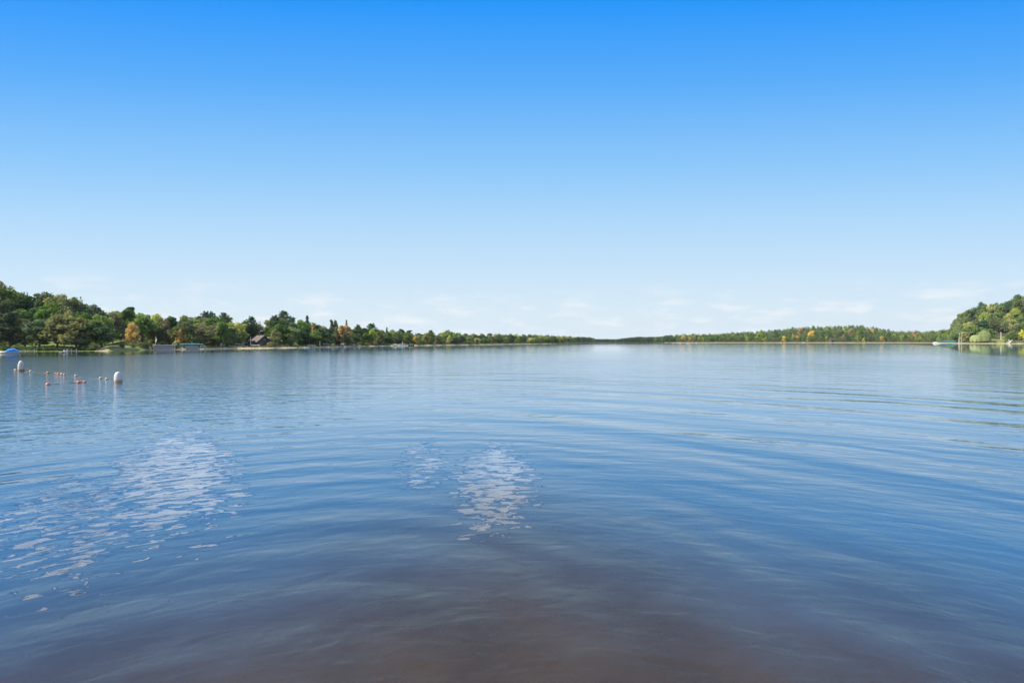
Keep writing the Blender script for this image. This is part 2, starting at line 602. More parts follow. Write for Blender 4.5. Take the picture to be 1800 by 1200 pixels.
    body = q.mix(shallow, sky_tint, q.mix(q.m('MULTIPLY_ADD', q.smooth(b, .3, .7), .6, q.m('MULTIPLY_ADD', grain, 1.1, -.35)), (.034, .023, .008), (.064, .041, .015)))
    body = q.mix(q.m('MULTIPLY', q.smooth(q.m('DIVIDE', x, q.m('MAXIMUM', y, 1.0)), -.25, -.7), q.smooth(y, 22.0, 60.0)), body, (.018, .030, .030))  # dark tree reflection painted into the colour off the left shore
    body = q.mix(q.m('MULTIPLY', q.smooth(y, 120.0, 330.0), .8), body, (.105, .155, .195))  # pale reflection of the low sky painted in towards the far shore
    p = q.node('ShaderNodeBsdfPrincipled')
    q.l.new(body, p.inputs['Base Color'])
    q.l.new(q.m('MULTIPLY_ADD', q.m('MULTIPLY', q.smooth(y, 10.0, 60.0), q.smooth(y, 180.0, 80.0)), .06, .035), p.inputs['Roughness'])
    p.inputs['IOR'].default_value = 1.38
    q.l.new(nrm, p.inputs['Normal'])
    q.l.new(p.outputs[0], out.inputs[0])
    return m


mb = MB()
mb.add([(-3500, -400, 0), (3500, -400, 0), (3500, 3600, 0), (-3500, 3600, 0)], [(0, 1, 2, 3)])
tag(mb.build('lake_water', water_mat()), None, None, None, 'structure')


# ------------------------------------------------------------------ foliage prototypes
def leaf_mesh(name, cent, nrm, size, flat=1.0, tilt=.9):
    """quads of a leaf spray each, at cent, roughly facing nrm"""
    n = len(cent)
    a = nrm + rng.normal(0, tilt, (n, 3))
    a /= np.linalg.norm(a, axis=1, keepdims=True) + 1e-9
    u = np.cross(a, rng.normal(0, 1, (n, 3)))
    u /= np.linalg.norm(u, axis=1, keepdims=True) + 1e-9
    w = np.cross(a, u)
    sz = size * rng.uniform(.55, 1.35, (n, 1))
    u = u * sz
    w = w * sz * flat
    v = np.stack([cent - u, cent - w * .8 + u * .1, cent + u, cent + w * .8 - u * .1], 1).reshape(-1, 3)
    me = bpy.data.meshes.new(name)
    me.vertices.add(4 * n)
    me.vertices.foreach_set('co', v.astype('f').ravel())
    me.loops.add(4 * n)
    me.loops.foreach_set('vertex_index', np.arange(4 * n, dtype='i'))
    me.polygons.add(n)
    me.polygons.foreach_set('loop_start', np.arange(0, 4 * n, 4, dtype='i'))
    me.update()
    me.validate()
    me.materials.append(LEAF['green'])
    return me


def ball(n):
    v = rng.normal(0, 1, (n, 3))
    return v / np.linalg.norm(v, axis=1, keepdims=True)


def clump_leaves(cl, per):
    """cl: list of (centre, radii(3)) -> leaf centres and normals"""
    C, N = [], []
    for c, r in cl:
        b = ball(per)
        rad = rng.uniform(.45, 1.05, (per, 1)) ** .6
        C.append(np.array(c) + b * np.array(r) * rad)
        N.append(b + np.array([0, 0, .35]))
    return np.concatenate(C), np.concatenate(N)


def round_crown(h, wid, base, per, nclump, size, name, lean=0):
    """broadleaf crown of a tree h tall"""
    cz, rz = (base + 1) / 2 * h, (1 - base) / 2 * h
    cl = []
    for i in range(nclump):
        b = ball(1)[0]
        if b[2] < -.55 and random.random() < .6:
            b[2] = -b[2]
        q_ = random.uniform(.35, .88)
        prof = 1.0 - .28 * max(0, b[2])
        c = np.array([b[0] * wid * q_ * prof, b[1] * wid * q_ * prof, cz + b[2] * rz * q_])
        rr = random.uniform(.20, .36) * wid
        cl.append((c, (rr, rr, rr * random.uniform(.6, .9))))
    C, N = clump_leaves(cl, per)
    top = C[:, 2].max()
    C[:, 2] = base * h + (C[:, 2] - C[:, 2].min()) / (top - C[:, 2].min()) * (1 - base) * h
    return leaf_mesh(name, C, N, size), cl


def pine_crown(h, wid, base, name, per=70, layers=12, size=.24, cone=False):
    cl = []
    for i in range(layers):
        t = i / (layers - 1)
        z = h * (base + (1 - base) * t)
        L = wid * ((1 - t) ** .8 + .07) if cone else wid * (.22 + .78 * math.sin(math.pi * (t * .84 + .12)))
        nb = 6 if cone else random.randint(3, 5)
        a0 = random.uniform(0, 6.28)
        for j in range(nb):
            a = a0 + 6.283 * j / nb + random.uniform(-.4, .4)
            l_ = L * random.uniform(.6, 1.1)
            for u in ((.45, .85) if L > wid * .3 else (.5,)):
                cl.append(((math.cos(a) * l_ * u, math.sin(a) * l_ * u, z + l_ * u * (-.25 if cone else .1) + random.uniform(-.035, .035) * h),
                           (max(.35, l_ * .42), max(.35, l_ * .42), h * .036)))
    cl.append(((0, 0, h * .985), (.22, .22, h * .03)))
    C, N = clump_leaves(cl, per)
    N[:, 2] += .6
    C[:, 2] *= h / C[:, 2].max()
    return leaf_mesh(name, C, N, size, .5), cl


def willow_crown(h, wid, name):
    C, N = [], []
    for i in range(420):
        b = ball(1)[0]
        b[2] = abs(b[2])
        st = np.array([b[0] * wid * .9, b[1] * wid * .9, h * (.52 + .46 * b[2])])
        L = st[2] * random.uniform(.55, .97)
        n = int(22 * L / h) + 6
        t = np.linspace(0, 1, n)[:, None]
        pts = st + np.hstack([b[0] * .45 * t, b[1] * .45 * t, -L * t]) + rng.normal(0, .16, (n, 3))
        C.append(pts)
        N.append(np.tile([b[0], b[1], .5], (n, 1)))
    C, N = np.concatenate(C), np.concatenate(N)
    return leaf_mesh(name, C, N, .42, .6, .5), []


def trunk_mesh(name, h, cl, rad, lean=.3, limbs=7, top=.8, mat=BARK):
    mb = MB()
    lx, ly = random.uniform(-lean, lean), random.uniform(-lean, lean)
    pts = [(0, 0, -.4), (lx * .1, ly * .1, h * .12), (lx * .5, ly * .4, h * .4), (lx, ly, h * top)]
    mb.tube(pts, [rad * 1.35, rad, rad * .75, rad * .18], 7)
    cand = [c for c, r in cl if c[2] < h * .85]
    random.shuffle(cand)
    for c in cand[:limbs]:
        z0 = min(c[2] * .62, h * .6)
        s_ = Vector((lx * z0 / h, ly * z0 / h, z0))
        e = Vector(c)
        mid = s_.lerp(e, .5) + Vector((0, 0, -.04 * h))
        mb.tube([s_, mid, e], [rad * .42, rad * .3, rad * .08], 5)
    return mb.mesh(name, mat)


PROTO = {}


def proto(kind, crown, trunk, h):
    PROTO.setdefault(kind, []).append((crown, trunk, h))


for i in range(4):      # broad rounded broadleaf trees, 12 m
    me, cl = round_crown(12, 4.3, .11, 80, 46, .30, 'round_tree_crown')
    proto('round', me, trunk_mesh('round_tree_trunk', 12, cl, .20), 12)
for i in range(3):      # narrower, taller broadleaf trees
    me, cl = round_crown(12, 2.9, .10, 75, 36, .28, 'oval_tree_crown')
    proto('oval', me, trunk_mesh('oval_tree_trunk', 12, cl, .17), 12)
for i in range(3):      # open crowned white pines
    me, cl = pine_crown(14, 3.9, .36, 'pine_crown', 80, 11)
    proto('pine', me, trunk_mesh('pine_trunk', 14, cl, .19, .2, 12, .97), 14)
for i in range(2):      # conical spruces
    me, cl = pine_crown(13, 2.3, .10, 'spruce_crown', 55, 14, .22, True)
    proto('spruce', me, trunk_mesh('spruce_trunk', 13, cl, .16, .1, 0, .97), 13)
for i in range(2):      # bushes
    me, cl = round_crown(2.2, 1.3, .02, 45, 16, .16, 'bush_foliage')
    proto('bush', me, trunk_mesh('bush_stem', 2.2, cl, .05, .05, 6, .6), 2.2)
me, cl = willow_crown(12, 9.0, 'willow_crown')
proto('willow', me, trunk_mesh('willow_trunk', 12, [], .35, .3, 0, .7), 12)
me, cl = round_crown(15, 2.4, .45, 60, 26, .26, 'birch_crown')
proto('birch', me, trunk_mesh('birch_trunk', 15, cl, .15, .6, 5, .93, BIRCH), 15)
FAR = []
for i in range(5):      # trees so far off that trunk and crown read as one
    me, cl = round_crown(11, 4.4, .03, 34, 26, .50, 'far_tree')
    FAR.append((me, 11))
for i in range(2):
    me, cl = pine_crown(12, 2.6, .12, 'far_pine', 26, 9, .42, True)
    FAR.append((me, 12))

NAMES = {'round': 'broadleaf_tree', 'oval': 'broadleaf_tree', 'pine': 'pine_tree', 'spruce': 'spruce_tree', 'willow': 'willow_tree', 'birch': 'birch_tree',
         'bush': 'bush'}
WORD = {'round': 'broad rounded tree', 'oval': 'slim upright tree', 'pine': 'open crowned pine', 'spruce': 'pointed spruce', 'willow': 'weeping willow', 'birch': 'white trunked birch',
        'bush': 'bush'}
TREES = []          # (object, colour word, kind word, where, px)


def landmark(px, row):
    L = [(-60, 'at the far left edge'), (15, 'above the blue tarped boat'), (60, 'between blue tarp and paddle boat'),
         (112, 'above the white paddle boat'), (155, 'beside the sunny strip of lawn'), (196, 'by the lamp post on the lawn'), (235, 'between the lawn and the grey boathouse'),
         (290, 'by the low grey boathouse'), (337, 'by the teal canopied boat lift'), (391, 'by the small tan shed'), (453, 'by the dark brown cabin'),
         (500, 'right of the dark brown cabin'), (546, 'by the white dock on stands'), (604, 'by the white cottage with dark end'), (653, 'by the small dark shed'),
         (706, 'by the white sailboat'), (760, 'right of the moored boats'), (830, 'on the low left point'), (900, 'on the middle of the left point'), (985, 'near the tip of the left point')]
    return min(L, key=lambda a: abs(a[0] - px))[1]


def plant(kind, px, s, h, colour, wid=1.0, var=None, where=None, rowword='', lab=True, Y=None):
    Y = float(D_(px)) + s if Y is None else Y
    vs = PROTO[kind]
    cr, tr, ph = vs[random.randrange(len(vs)) if var is None else var]
    e = thing(NAMES[kind], None, 'bush' if kind == 'bush' else 'tree', at(px, Y), random.uniform(0, 6.28))
    sc = h / ph
    e.scale = (sc * wid, sc * wid, sc)
    t = bpy.data.objects.new('stem' if kind == 'bush' else 'trunk', tr)
    COL.objects.link(t)
    t.parent = e
    c = bpy.data.objects.new('foliage' if kind == 'bush' else 'crown', cr)
    COL.objects.link(c)
    c.parent = e
    c.material_slots[0].link = 'OBJECT'
    c.material_slots[0].material = LEAF[colour]
    if lab:
        TREES.append((e, colour, WORD[kind], (rowword + ' ' + (where or landmark(px, 0))).strip(), px))
    return e


def row(px0, px1, s, frac, crown_px, kinds, colours, rowword, where=None, skip=(), fill=.72):
    px = px0
    while px < px1:
        step = crown_px(px) * random.uniform(.75, 1.2) * fill
        p = px + step * .5
        px += step
        if any(a <= p <= b for a, b in skip):
            continue
        ss = s * random.uniform(.85, 1.15)
        Y = float(D_(p)) + ss
        sky_z = zrow(float(np.interp(p, SK[:, 0], SK[:, 1])), Y)
        g = ground(p, Y)
        th = float(tree_h(p)[0])
        h = min(th * frac * random.uniform(.88, 1.12), (sky_z - g) * random.uniform(.95, 1.05))
        if frac >= .95:
            h = (sky_z - g) * random.uniform(.93, 1.07)
        if h < 3:
            continue
        kk = random.choices([a for a, _ in kinds], [b for _, b in kinds])[0]
        cc = random.choices([a for a, _ in colours], [b for _, b in colours])[0]
        if kk in ('pine', 'spruce'):
            cc = random.choice(['blue green', 'dark green'])
            h *= 1.0
        wid = max(.95, min(2.0, 1.38 * crown_px(p) / 1000 * Y / (8.0 * h / 12)))
        plant(kk, p, ss, h, cc, wid, where=where, rowword=rowword)


KL = [('round', 7), ('oval', 2.5), ('pine', .3)]
CL = [('green', 5), ('dark green', 3), ('olive', 2.5), ('yellow green', 2.4), ('brownish', .3), ('blue green', .6)]
CA = [('dark green', 4), ('green', 4), ('olive', 1.2), ('brownish', .2), ('blue green', 3)]
CX = [('green', 4), ('olive', 3), ('yellow green', 3), ('brownish', .9), ('golden', .4), ('dark green', 1.0)]
# hill at the left: shore row, middle rows, ridge
row(-60, 178, 7, .72, lambda p: 44, KL, CA, 'shore row')
row(-60, 186, 22, .85, lambda p: 40, KL, CA, 'second row')
row(-60, 184, 42, .95, lambda p: 36, KL, CA, 'upper row')
row(-60, 176, 64, 1.0, lambda p: 32, KL, CX, 'ridge row')
# left shore
cp = lambda p: float(np.interp(p, [170, 400, 600, 800, 1000], [36, 34, 27, 20, 13]))
row(255, 1012, 14, .66, cp, KL, CL, 'shore row', skip=[(262, 310), (405, 476), (655, 668)])
row(186, 1020, 27, .86, cp, KL, CL, 'middle row', skip=[(430, 476)])
row(186, 1032, 44, 1.0, cp, [('round', 6), ('oval', 2), ('pine', .5)], CL, 'back row')


# trees with a look of their own, from the photo: column, top row, depth behind shore, kind, colour, width
def feature(px, top, s, kind, colour, wid=1.0, where=None, rowword='', base=None):
    Y = float(D_(px)) + s
    h = zrow(top, Y) - ground(px, Y)
    ph = PROTO[kind][0][2]
    return plant(kind, px, s, h, colour, wid, where=where, rowword=rowword)


for a in [(228, 539, 38, 'oval', 'dark green', 1.2), (362, 546, 36, 'pine', 'blue green', .8), (373, 547, 38, 'oval', 'blue green', .6),
          (393, 549, 40, 'pine', 'blue green', .9), (442, 555, 42, 'pine', 'blue green', .8), (431, 561, 43, 'round', 'green', .7),
          (484, 553, 34, 'pine', 'blue green', 1.0), (499, 545.5, 30, 'pine', 'dark green', 1.15), (514, 557, 34, 'oval', 'blue green', .7),
          (540, 554, 34, 'spruce', 'dark green', 1.2), (583, 561.5, 36, 'oval', 'blue green', .6), (590, 562, 38, 'oval', 'blue green', .5),
          (609, 562, 30, 'spruce', 'brownish', .9), (629, 570, 36, 'pine', 'dark green', .9), (653, 567.5, 32, 'pine', 'dark green', 1.3),
          (680, 575, 34, 'spruce', 'dark green', 1.1), (706, 578, 36, 'oval', 'dark green', 1.2), (757, 580, 30, 'oval', 'green', 1.2), (787, 579, 30, 'round', 'green', 1.0)]:
    feature(*a, rowword='tall' if a[3] in ('pine', 'spruce') else 'back row')
for a in [(120, 545, 17, 'round', 'yellow green', .8), (232, 566, 9, 'round', 'golden', .85), (275, 552, 24, 'round', 'yellow green', .85),
          (318, 578, 11, 'round', 'orange', .8), (292, 560, 22, 'round', 'brownish', .8), (388, 564, 12, 'round', 'green', 1.0), (485, 578, 9, 'round', 'olive', 1.15),
          (512, 584, 10, 'round', 'pale green', 1.1), (551, 570, 16, 'oval', 'orange', .9), (567, 575, 12, 'round', 'dark green', 1.2), (535, 574, 11, 'round', 'dark green', 1.0),
          (601, 572, 11, 'oval', 'orange', .95), (610, 571, 13, 'oval', 'golden', 1.0), (591, 574, 12, 'oval', 'brownish', .6), (655, 578, 9, 'round', 'yellow green', .9),
          (668, 580, 14, 'round', 'olive', 1.0), (730, 589, 8, 'round', 'golden', .9), (748, 586, 8, 'round', 'yellow green', 1.0), (768, 590, 7, 'round', 'brownish', 1.1),
          (790, 589, 8, 'round', 'yellow green', .9), (90, 541, 23, 'round', 'brownish', .6)]:
    feature(*a, rowword='conspicuous')
for (px, s, h, c) in [(165, 2.5, 2.0, 'yellow green'), (311, 5, 2.4, 'pale green'), (262, 2.5, 1.7, 'olive'), (256, 3, 1.4, 'green'), (475, 3, 2.0, 'olive'), (520, 2.5, 1.6, 'pale green'),
                      (585, 2, 1.5, 'pale green'), (645, 2.5, 1.6, 'golden'), (660, 3, 2.2, 'brownish'), (680, 2.5, 1.2, 'olive'), (735, 2, 1.4, 'olive'), (4, 2, 1.3, 'green'),
                      (27, 2, 1.4, 'olive'), (60, 2, 1.2, 'dark green'), (75, 2, 1.0, 'dark green'), (128, 2, .9, 'dark green'), (215, 3, 1.6, 'olive'), (232, 3, 1.5, 'green'), (248, 3, 1.7, 'olive')]:
    plant('bush', px, s, h, c, 1.3, rowword='low by the water')

# hill at the right
KR = [('round', 7), ('oval', 2), ('pine', .5)]
CR = [('green', 5), ('olive', 3.5), ('yellow green', 2.0), ('brownish', .8), ('dark green', 1.2)]
RW = 'on the steep right hill'
for s, fr, rw in ((12, .62, 'foot row'), (30, .75, 'lower row'), (50, .85, 'second row'), (72, .9, 'middle row'), (98, .95, 'upper row'), (126, 1.0, 'ridge row')):
    row(1678 if s < 60 else 1684, 1900, s, fr, lambda p: 17, KR, CR, rw, RW, skip=[(1696, 1775)] if s < 20 else ([(1742, 1770)] if s < 40 else ()))
for a in [(1724, 530.5, 124, 'pine', 'dark green', .8), (1789, 517, 124, 'pine', 'dark green', 1.2), (1741, 534, 118, 'spruce', 'dark green', .8)]:
    feature(*a, where=RW, rowword='tall against the sky')
feature(1730, 580, 8, 'willow', 'pale green', .64, 'on the sandy bank at the right', 'taller')
feature(1715, 588, 7, 'willow', 'pale green', .85, 'on the sandy bank at the right', 'lower')
feature(1796, 579, 9, 'round', 'bright yellow', .8, 'at the right edge above the railing')
feature(1686, 566, 9, 'birch', 'olive', .9, 'beside the teal canopies')
feature(1690, 570, 7, 'birch', 'green', .8, 'between the canopies and the willow')
for px, c in ((1748, 'olive'), (1782, 'green'), (1797, 'green'), (1702, 'olive'), (1768, 'olive')):
    plant('bush', px, 4, 2.6, c, 1.4, where='on the bank of the right hill', rowword='low')


# far shore: single small trees in front, the wooded slope behind as one mass
def far_tree(px, s, h, colour, label, group, pine=False):
    me, ph = FAR[random.randrange(5, 7)] if pine else FAR[random.randrange(5)]
    o = bpy.data.objects.new('pine_tree' if pine else 'broadleaf_tree', me)
    COL.objects.link(o)
    Y = float(D_(px)) + s
    o.location = at(px, Y)
    o.rotation_euler = (0, 0, random.uniform(0, 6.28))
    sc = h / ph
    w = random.uniform(.8, 1.25)
    o.scale = (sc * w, sc * w, sc)
    o.material_slots[0].link = 'OBJECT'
    o.material_slots[0].material = LEAF[colour]
    if label:
        tag(o, label, 'tree', group)
    else:
        TREES.append((o, colour, 'pine' if pine else 'tree', group, px))
    return o


FARL = [(1190, 'where the far shore starts right of the gap'), (1260, 'on the low part of the far right shore'), (1340, 'on the far shore left of the white boat'), (1412, 'by the white boat on the far shore'),
        (1460, 'by the far brown lakeside house'), (1520, 'on the far shore right of the brown house'), (1590, 'on the far shore below the hill dip'), (1650, 'on the far shore behind the teal canopies')]
CF = [('green', 4), ('yellow green', 2.6), ('olive', 3), ('golden', .7), ('brownish', 1.2), ('dark green', 1.6), ('orange', .25)]
for s, fr, fill, rw in ():
    px = 1166.0
    while px < 1676:
        px += 9.5 * random.uniform(.7, 1.3) * fill
        if s < 10 and (1408 < px < 1417 or 1454 < px < 1467):
            continue
        Y = float(D_(px)) + s
        h = min(float(tree_h(px)[0]) * fr * random.uniform(.75, 1.15), zrow(float(np.interp(px, SK[:, 0], SK[:, 1])), Y) - ground(px, Y))
        c = random.choices([a for a, _ in CF], [b for _, b in CF])[0]
        wh = min(FARL, key=lambda a: abs(a[0] - px))[1]
        far_tree(px, s, h, c, None, rw + ' ' + wh, random.random() < .06)
for px, top, s, c in ((1337, 580, 20, 'yellow green'), (1410, 576, 120, 'orange'), (1426, 581, 24, 'golden'), (1496, 580, 90, 'orange'), (1482, 588, 30, 'orange'),
                      (1401, 590, 14, 'golden'), (1518, 594, 10, 'bright yellow'), (1200, 588, 10, 'golden'), (1609, 583, 40, 'orange'), (1670, 578, 30, 'yellow green'), (1378, 590, 10, 'golden')):
    Y = float(D_(px)) + s
    far_tree(px, s, zrow(top, Y) - ground(px, Y), c, None, 'bright ' + min(FARL, key=lambda a: abs(a[0] - px))[1])


def wood_mass(name, px0, px1, rows, crown, cols, label, thin=True):
    """a far wood: many crowns in one object per leaf colour slot"""
    verts, mats = [], []
    names = [a for a, _ in cols]
    base = []
    for me, ph in FAR[:5]:
        v = np.empty(len(me.vertices) * 3, 'f')
        me.vertices.foreach_get('co', v)
        base.append((v.reshape(-1, 3), ph))
    for s, fr in rows:
        px = px0
        while px < px1:
            px += crown * random.uniform(.7, 1.3)
            rs = float(ridge_s(px))
            Y = float(D_(px)) + s * rs
            g = ground(px, Y)
            h = min(float(tree_h(px)[0]) * fr * random.uniform(.85, 1.1), (zrow(float(np.interp(px, SK[:, 0], SK[:, 1])), Y) - g) * random.uniform(1.02, 1.12))
            if h < 2:
                continue
            v, ph = base[random.randrange(5)]
            a = random.uniform(0, 6.28)
            ca, sa = math.cos(a), math.sin(a)
            sc = h / ph
            w = sc * random.uniform(.85, 1.25)
            p = at(px, Y)
            vv = np.stack([(v[:, 0] * ca - v[:, 1] * sa) * w + p.x, (v[:, 0] * sa + v[:, 1] * ca) * w + p.y, v[:, 2] * sc + p.z], 1)
            if thin:
                vv = vv[(np.arange(len(vv) // 4) % 2 == 0).repeat(4)]
            verts.append(vv)
            mats.append(np.full(len(vv) // 4, random.choices(range(len(names)), [b for _, b in cols])[0]))
    v = np.concatenate(verts)
    mi = np.concatenate(mats)
    n = len(mi)
    me = bpy.data.meshes.new(name)
    me.vertices.add(4 * n)
    me.vertices.foreach_set('co', v.astype('f').ravel())
    me.loops.add(4 * n)
    me.loops.foreach_set('vertex_index', np.arange(4 * n, dtype='i'))
    me.polygons.add(n)
    me.polygons.foreach_set('loop_start', np.arange(0, 4 * n, 4, dtype='i'))
    for a in names:
        me.materials.append(LEAF[a])
    me.polygons.foreach_set('material_index', mi.astype('i'))
    me.update()
    me.validate()
    o = bpy.data.objects.new(name, me)
    COL.objects.link(o)
    tag(o, label, 'woodland', None, 'stuff')


wood_mass('hillside_woodland', 1165, 1680, [(.06, .7), (.2, .85), (.45, .95), (.62, 1), (.8, 1), (1.0, 1.0)], 7.5, [('green', 4), ('dark green', 2), ('olive', 3.2), ('yellow green', 1.4), ('brownish', .8), ('golden', .15), ('orange', .07)],
          'autumn woodland covering the low hill across the lake')
wood_mass('distant_woodland', 1012, 1178, [(.05, .9), (.25, 1), (.5, 1), (.8, 1), (1.05, 1)], 3.2, [('dark green', 4), ('blue green', 4), ('olive', 1.5)], 'dark thin band of woodland at the distant head of the lake', False)


def undergrowth(name, px0, px1, depths, hmin, hmax, step, colour, label, skip=()):
    cl = []
    for s in depths:
        px = px0
        while px < px1:
            Y = float(D_(px)) + s * random.uniform(.8, 1.2)
            p = px
            px += step / Y * 1000 * random.uniform(.6, 1.3)
            if any(a <= p <= b for a, b in skip):
                continue
            hh = random.uniform(hmin, hmax)
            c = at(p, Y)
            cl.append(((c.x, c.y, c.z + hh * .4), (hh * .75, hh * .75, hh * .6)))
    C, N = clump_leaves(cl, 34)
    me = leaf_mesh(name, C, N, .34)
    me.materials[0] = LEAF[colour]
    o = bpy.data.objects.new(name, me)
    COL.objects.link(o)
    tag(o, label, 'undergrowth', None, 'stuff')


undergrowth('undergrowth', 180, 1035, (20, 32, 44, 56), 1.5, 3.6, 2.4, 'dark green', 'dark undergrowth filling the foot of the woods along the left shore', [(190, 262)])
undergrowth('hedge_growth', 184, 268, (36, 46, 58), 1.8, 4.2, 1.8, 'green', 'green thicket along the top of the sunny lawn')
undergrowth('undergrowth', -120, 150, (30, 40, 54, 66, 76), 1.5, 4.0, 2.4, 'dark green', 'dark undergrowth between the trunks on the left hill')
undergrowth('undergrowth', 1672, 1920, (9, 18, 30), 1.5, 3.5, 3.0, 'green', 'green undergrowth at the foot of the right hill', [(1696, 1800)])
undergrowth('shore_reeds', -120, 165, (1.2, 2.6, 4.0), .35, 1.0, .9, 'dark green', 'dark reeds and low growth along the left lawn edge', [(-5, 4)])
undergrowth('shaded_undergrowth', -120, 62, (12, 20), 1.0, 2.6, 1.8, 'dark green', 'shaded undergrowth below the trees of the left hill')
undergrowth('shore_grass', 268, 1010, (2.5, 4), .2, .55, 1.1, 'olive', 'ragged olive grass fringe along the left beach')


# ------------------------------------------------------------------ labels for the trees: kind, colour, place; ordinals where several share them
def label_trees():
    by = {}
    for t in TREES:
        by.setdefault((t[1], t[2], t[3]), []).append(t)
    ords = ['leftmost', 'second', 'third', 'fourth', 'fifth', 'sixth', 'seventh', 'eighth',
            'ninth', 'tenth', 'eleventh', 'twelfth']
    for (c, kd, wh), ts in by.items():
        ts.sort(key=lambda t: t[4])
        for i, t in enumerate(ts):
            if len(ts) == 1:
                lab = f'{c} {kd} {wh}'
            else:
                o_ = ords[i] if i < len(ords) else 'far right'
                if i == len(ts) - 1:
                    o_ = 'rightmost'
                lab = f'{o_} {c} {kd} {wh}'
            w_ = lab.split()
            t[0]['label'] = ' '.join(w_[:20])
            t[0]['group'] = 'bushes along the waterline' if kd == 'bush' else ('trees on the far shore' if 'far' in wh and kd in ('tree', 'pine') else
                                                                             ('trees on the right hill' if t[4] > 1600 else ('trees on the left hill' if t[4] < 180 else 'trees along the left shore')))


label_trees()


# ------------------------------------------------------------------ swimming buoys and floats
def wloc(px, py):
    Y = H * F / (py - HZ)
    return Vector(((px - 900) / F * Y, Y, 0))


def buoy(px, py, hgt, rad, label, tilt):
    e = thing('swim_buoy', label, 'buoy', wloc(px, py), .4, 'white buoys marking the swimming area')
    e.rotation_euler = (R(tilt), R(tilt * .6), .3)
    b = MB()
    prof = [(rad * .9, -.35), (rad, -.1), (rad, hgt * .35)] + [(rad * math.cos(a) ** .72, hgt * .35 + hgt * .65 * math.sin(a)) for a in [R(x) for x in (12, 24, 36, 47, 57, 66, 74, 81, 86, 89)]]
    b.lathe(prof, 28)
    b.build('float_body', BUOY, e, True)
    b = MB()
    b.lathe([(rad * .25, hgt * .985), (rad * .25, hgt * 1.0), (rad * .18, hgt * 1.02), (.01, hgt * 1.022)], 12)
    b.build('cap', WHITE, e, True)


buoy(36.7, 651.6, 1.0, .25, 'taller white buoy at the far left end of the float line', 3)
buoy(207.8, 672.3, .77, .255, 'shorter stained white buoy at the right end of the float line', -4)


def float_proto():
    b = MB()
    b.lathe([(.02, -.13), (.09, -.12), (.13, -.07), (.14, 0), (.13, .07), (.09, .12), (.02, .13)], 14, 'x')
    return b.mesh('rope_float', FLOATC, True)


FP = float_proto()
FPW = FP.copy()
FPW.materials[0] = FLOATW
fl = [(27, 650.9, 0, 'pale rope float just left of the taller buoy'), (45, 651.4, 0, 'pale rope float just right of the taller buoy'), (54, 653.2, 0, 'pale rope float second right of the taller buoy'),
      (84, 656.0, 1, 'coral rope float leading the middle group, alone'), (98.5, 657.4, 1, 'coral rope float at left of a touching pair'), (102.5, 657.8, 1, 'coral rope float at right of a touching pair'),
      (108.5, 658.4, 0, 'pale rope float beside the coral pair'), (113.5, 658.8, 1, 'coral rope float last of the middle cluster'), (133.5, 661.6, 0, 'pale rope float alone between cluster and shorter buoy'),
      (177, 665.6, 0, 'pale rope float second left of the shorter buoy'), (187.5, 667.1, 0, 'pale rope float just left of the shorter buoy'),
      (84, 676.2, 1, 'stray coral rope float nearest the camera'), (138.5, 672.8, 1, 'coral float at left of the dark stray trio'), (143.5, 671.9, 1, 'coral float in the middle of the stray trio'),
      (148.5, 672.3, 1, 'coral float at right of the stray trio')]
for px, py, c, lb in fl:
    o = bpy.data.objects.new('rope_float', FP if c else FPW)
    COL.objects.link(o)
    o.location = wloc(px, py) + Vector((0, 0, random.uniform(.01, .05)))
    o.scale = (random.uniform(.78, .95),) * 3
    o.rotation_euler = (random.uniform(-.3, .3), random.uniform(-.15, .15), random.uniform(.1, 1.0))
    tag(o, lb, 'float', 'coral and pale floats strung between the buoys')


ROPE = paint('dark_wet_rope', (.10, .07, .05), .8)
b = MB()
for run in ([(27, 650.9), (36.7, 651.8), (45, 651.4), (54, 653.2), (70, 655.2), (84, 656.0), (98.5, 657.4), (108.5, 658.4), (113.5, 658.8), (133.5, 661.6), (156, 663), (177, 665.6), (187.5, 667.1), (207.8, 672.3)],
            [(84, 676.2), (100, 674.9), (122, 673.2), (138.5, 672.8), (148.5, 672.3)]):
    pts = []
    for (a, c_), (d_, e_) in zip(run[:-1], run[1:]):
        for t in (0, .33, .66):
            pts.append(wloc(a + (d_ - a) * t, c_ + (e_ - c_) * t) + Vector((0, random.uniform(-.12, .12), random.uniform(-.03, .012))))
    pts.append(wloc(*run[-1]))
    b.tube(pts, .016, 6)
tag(b.build('float_rope', ROPE), 'dark wet rope lying on the water through the floats and buoys', 'rope')


# ------------------------------------------------------------------ boats, docks and buildings
def hull_mb(L, B, Hh, z0=-.12, flat=False):
    b = MB()
    secs = []
    for i in range(9):
        t = i / 8
        x = -L / 2 + L * t
        w = B / 2 * (1 - max(0, (t - .45) / .55) ** 2.2 * (.55 if flat else .96))
        sheer = Hh * (1 + .25 * max(0, t - .4))
        secs.append([(x, -w, z0 + sheer), (x, -w * .94, z0 + sheer * .5), (x, -w * .55, z0), (x, w * .55, z0), (x, w * .94, z0 + sheer * .5), (x, w, z0 + sheer),
                     (x, w * .86, z0 + sheer), (x, w * .8, z0 + sheer * .6), (x, -w * .8, z0 + sheer * .6), (x, -w * .86, z0 + sheer), (x, -w, z0 + sheer)])
    b.loft(secs)
    return b


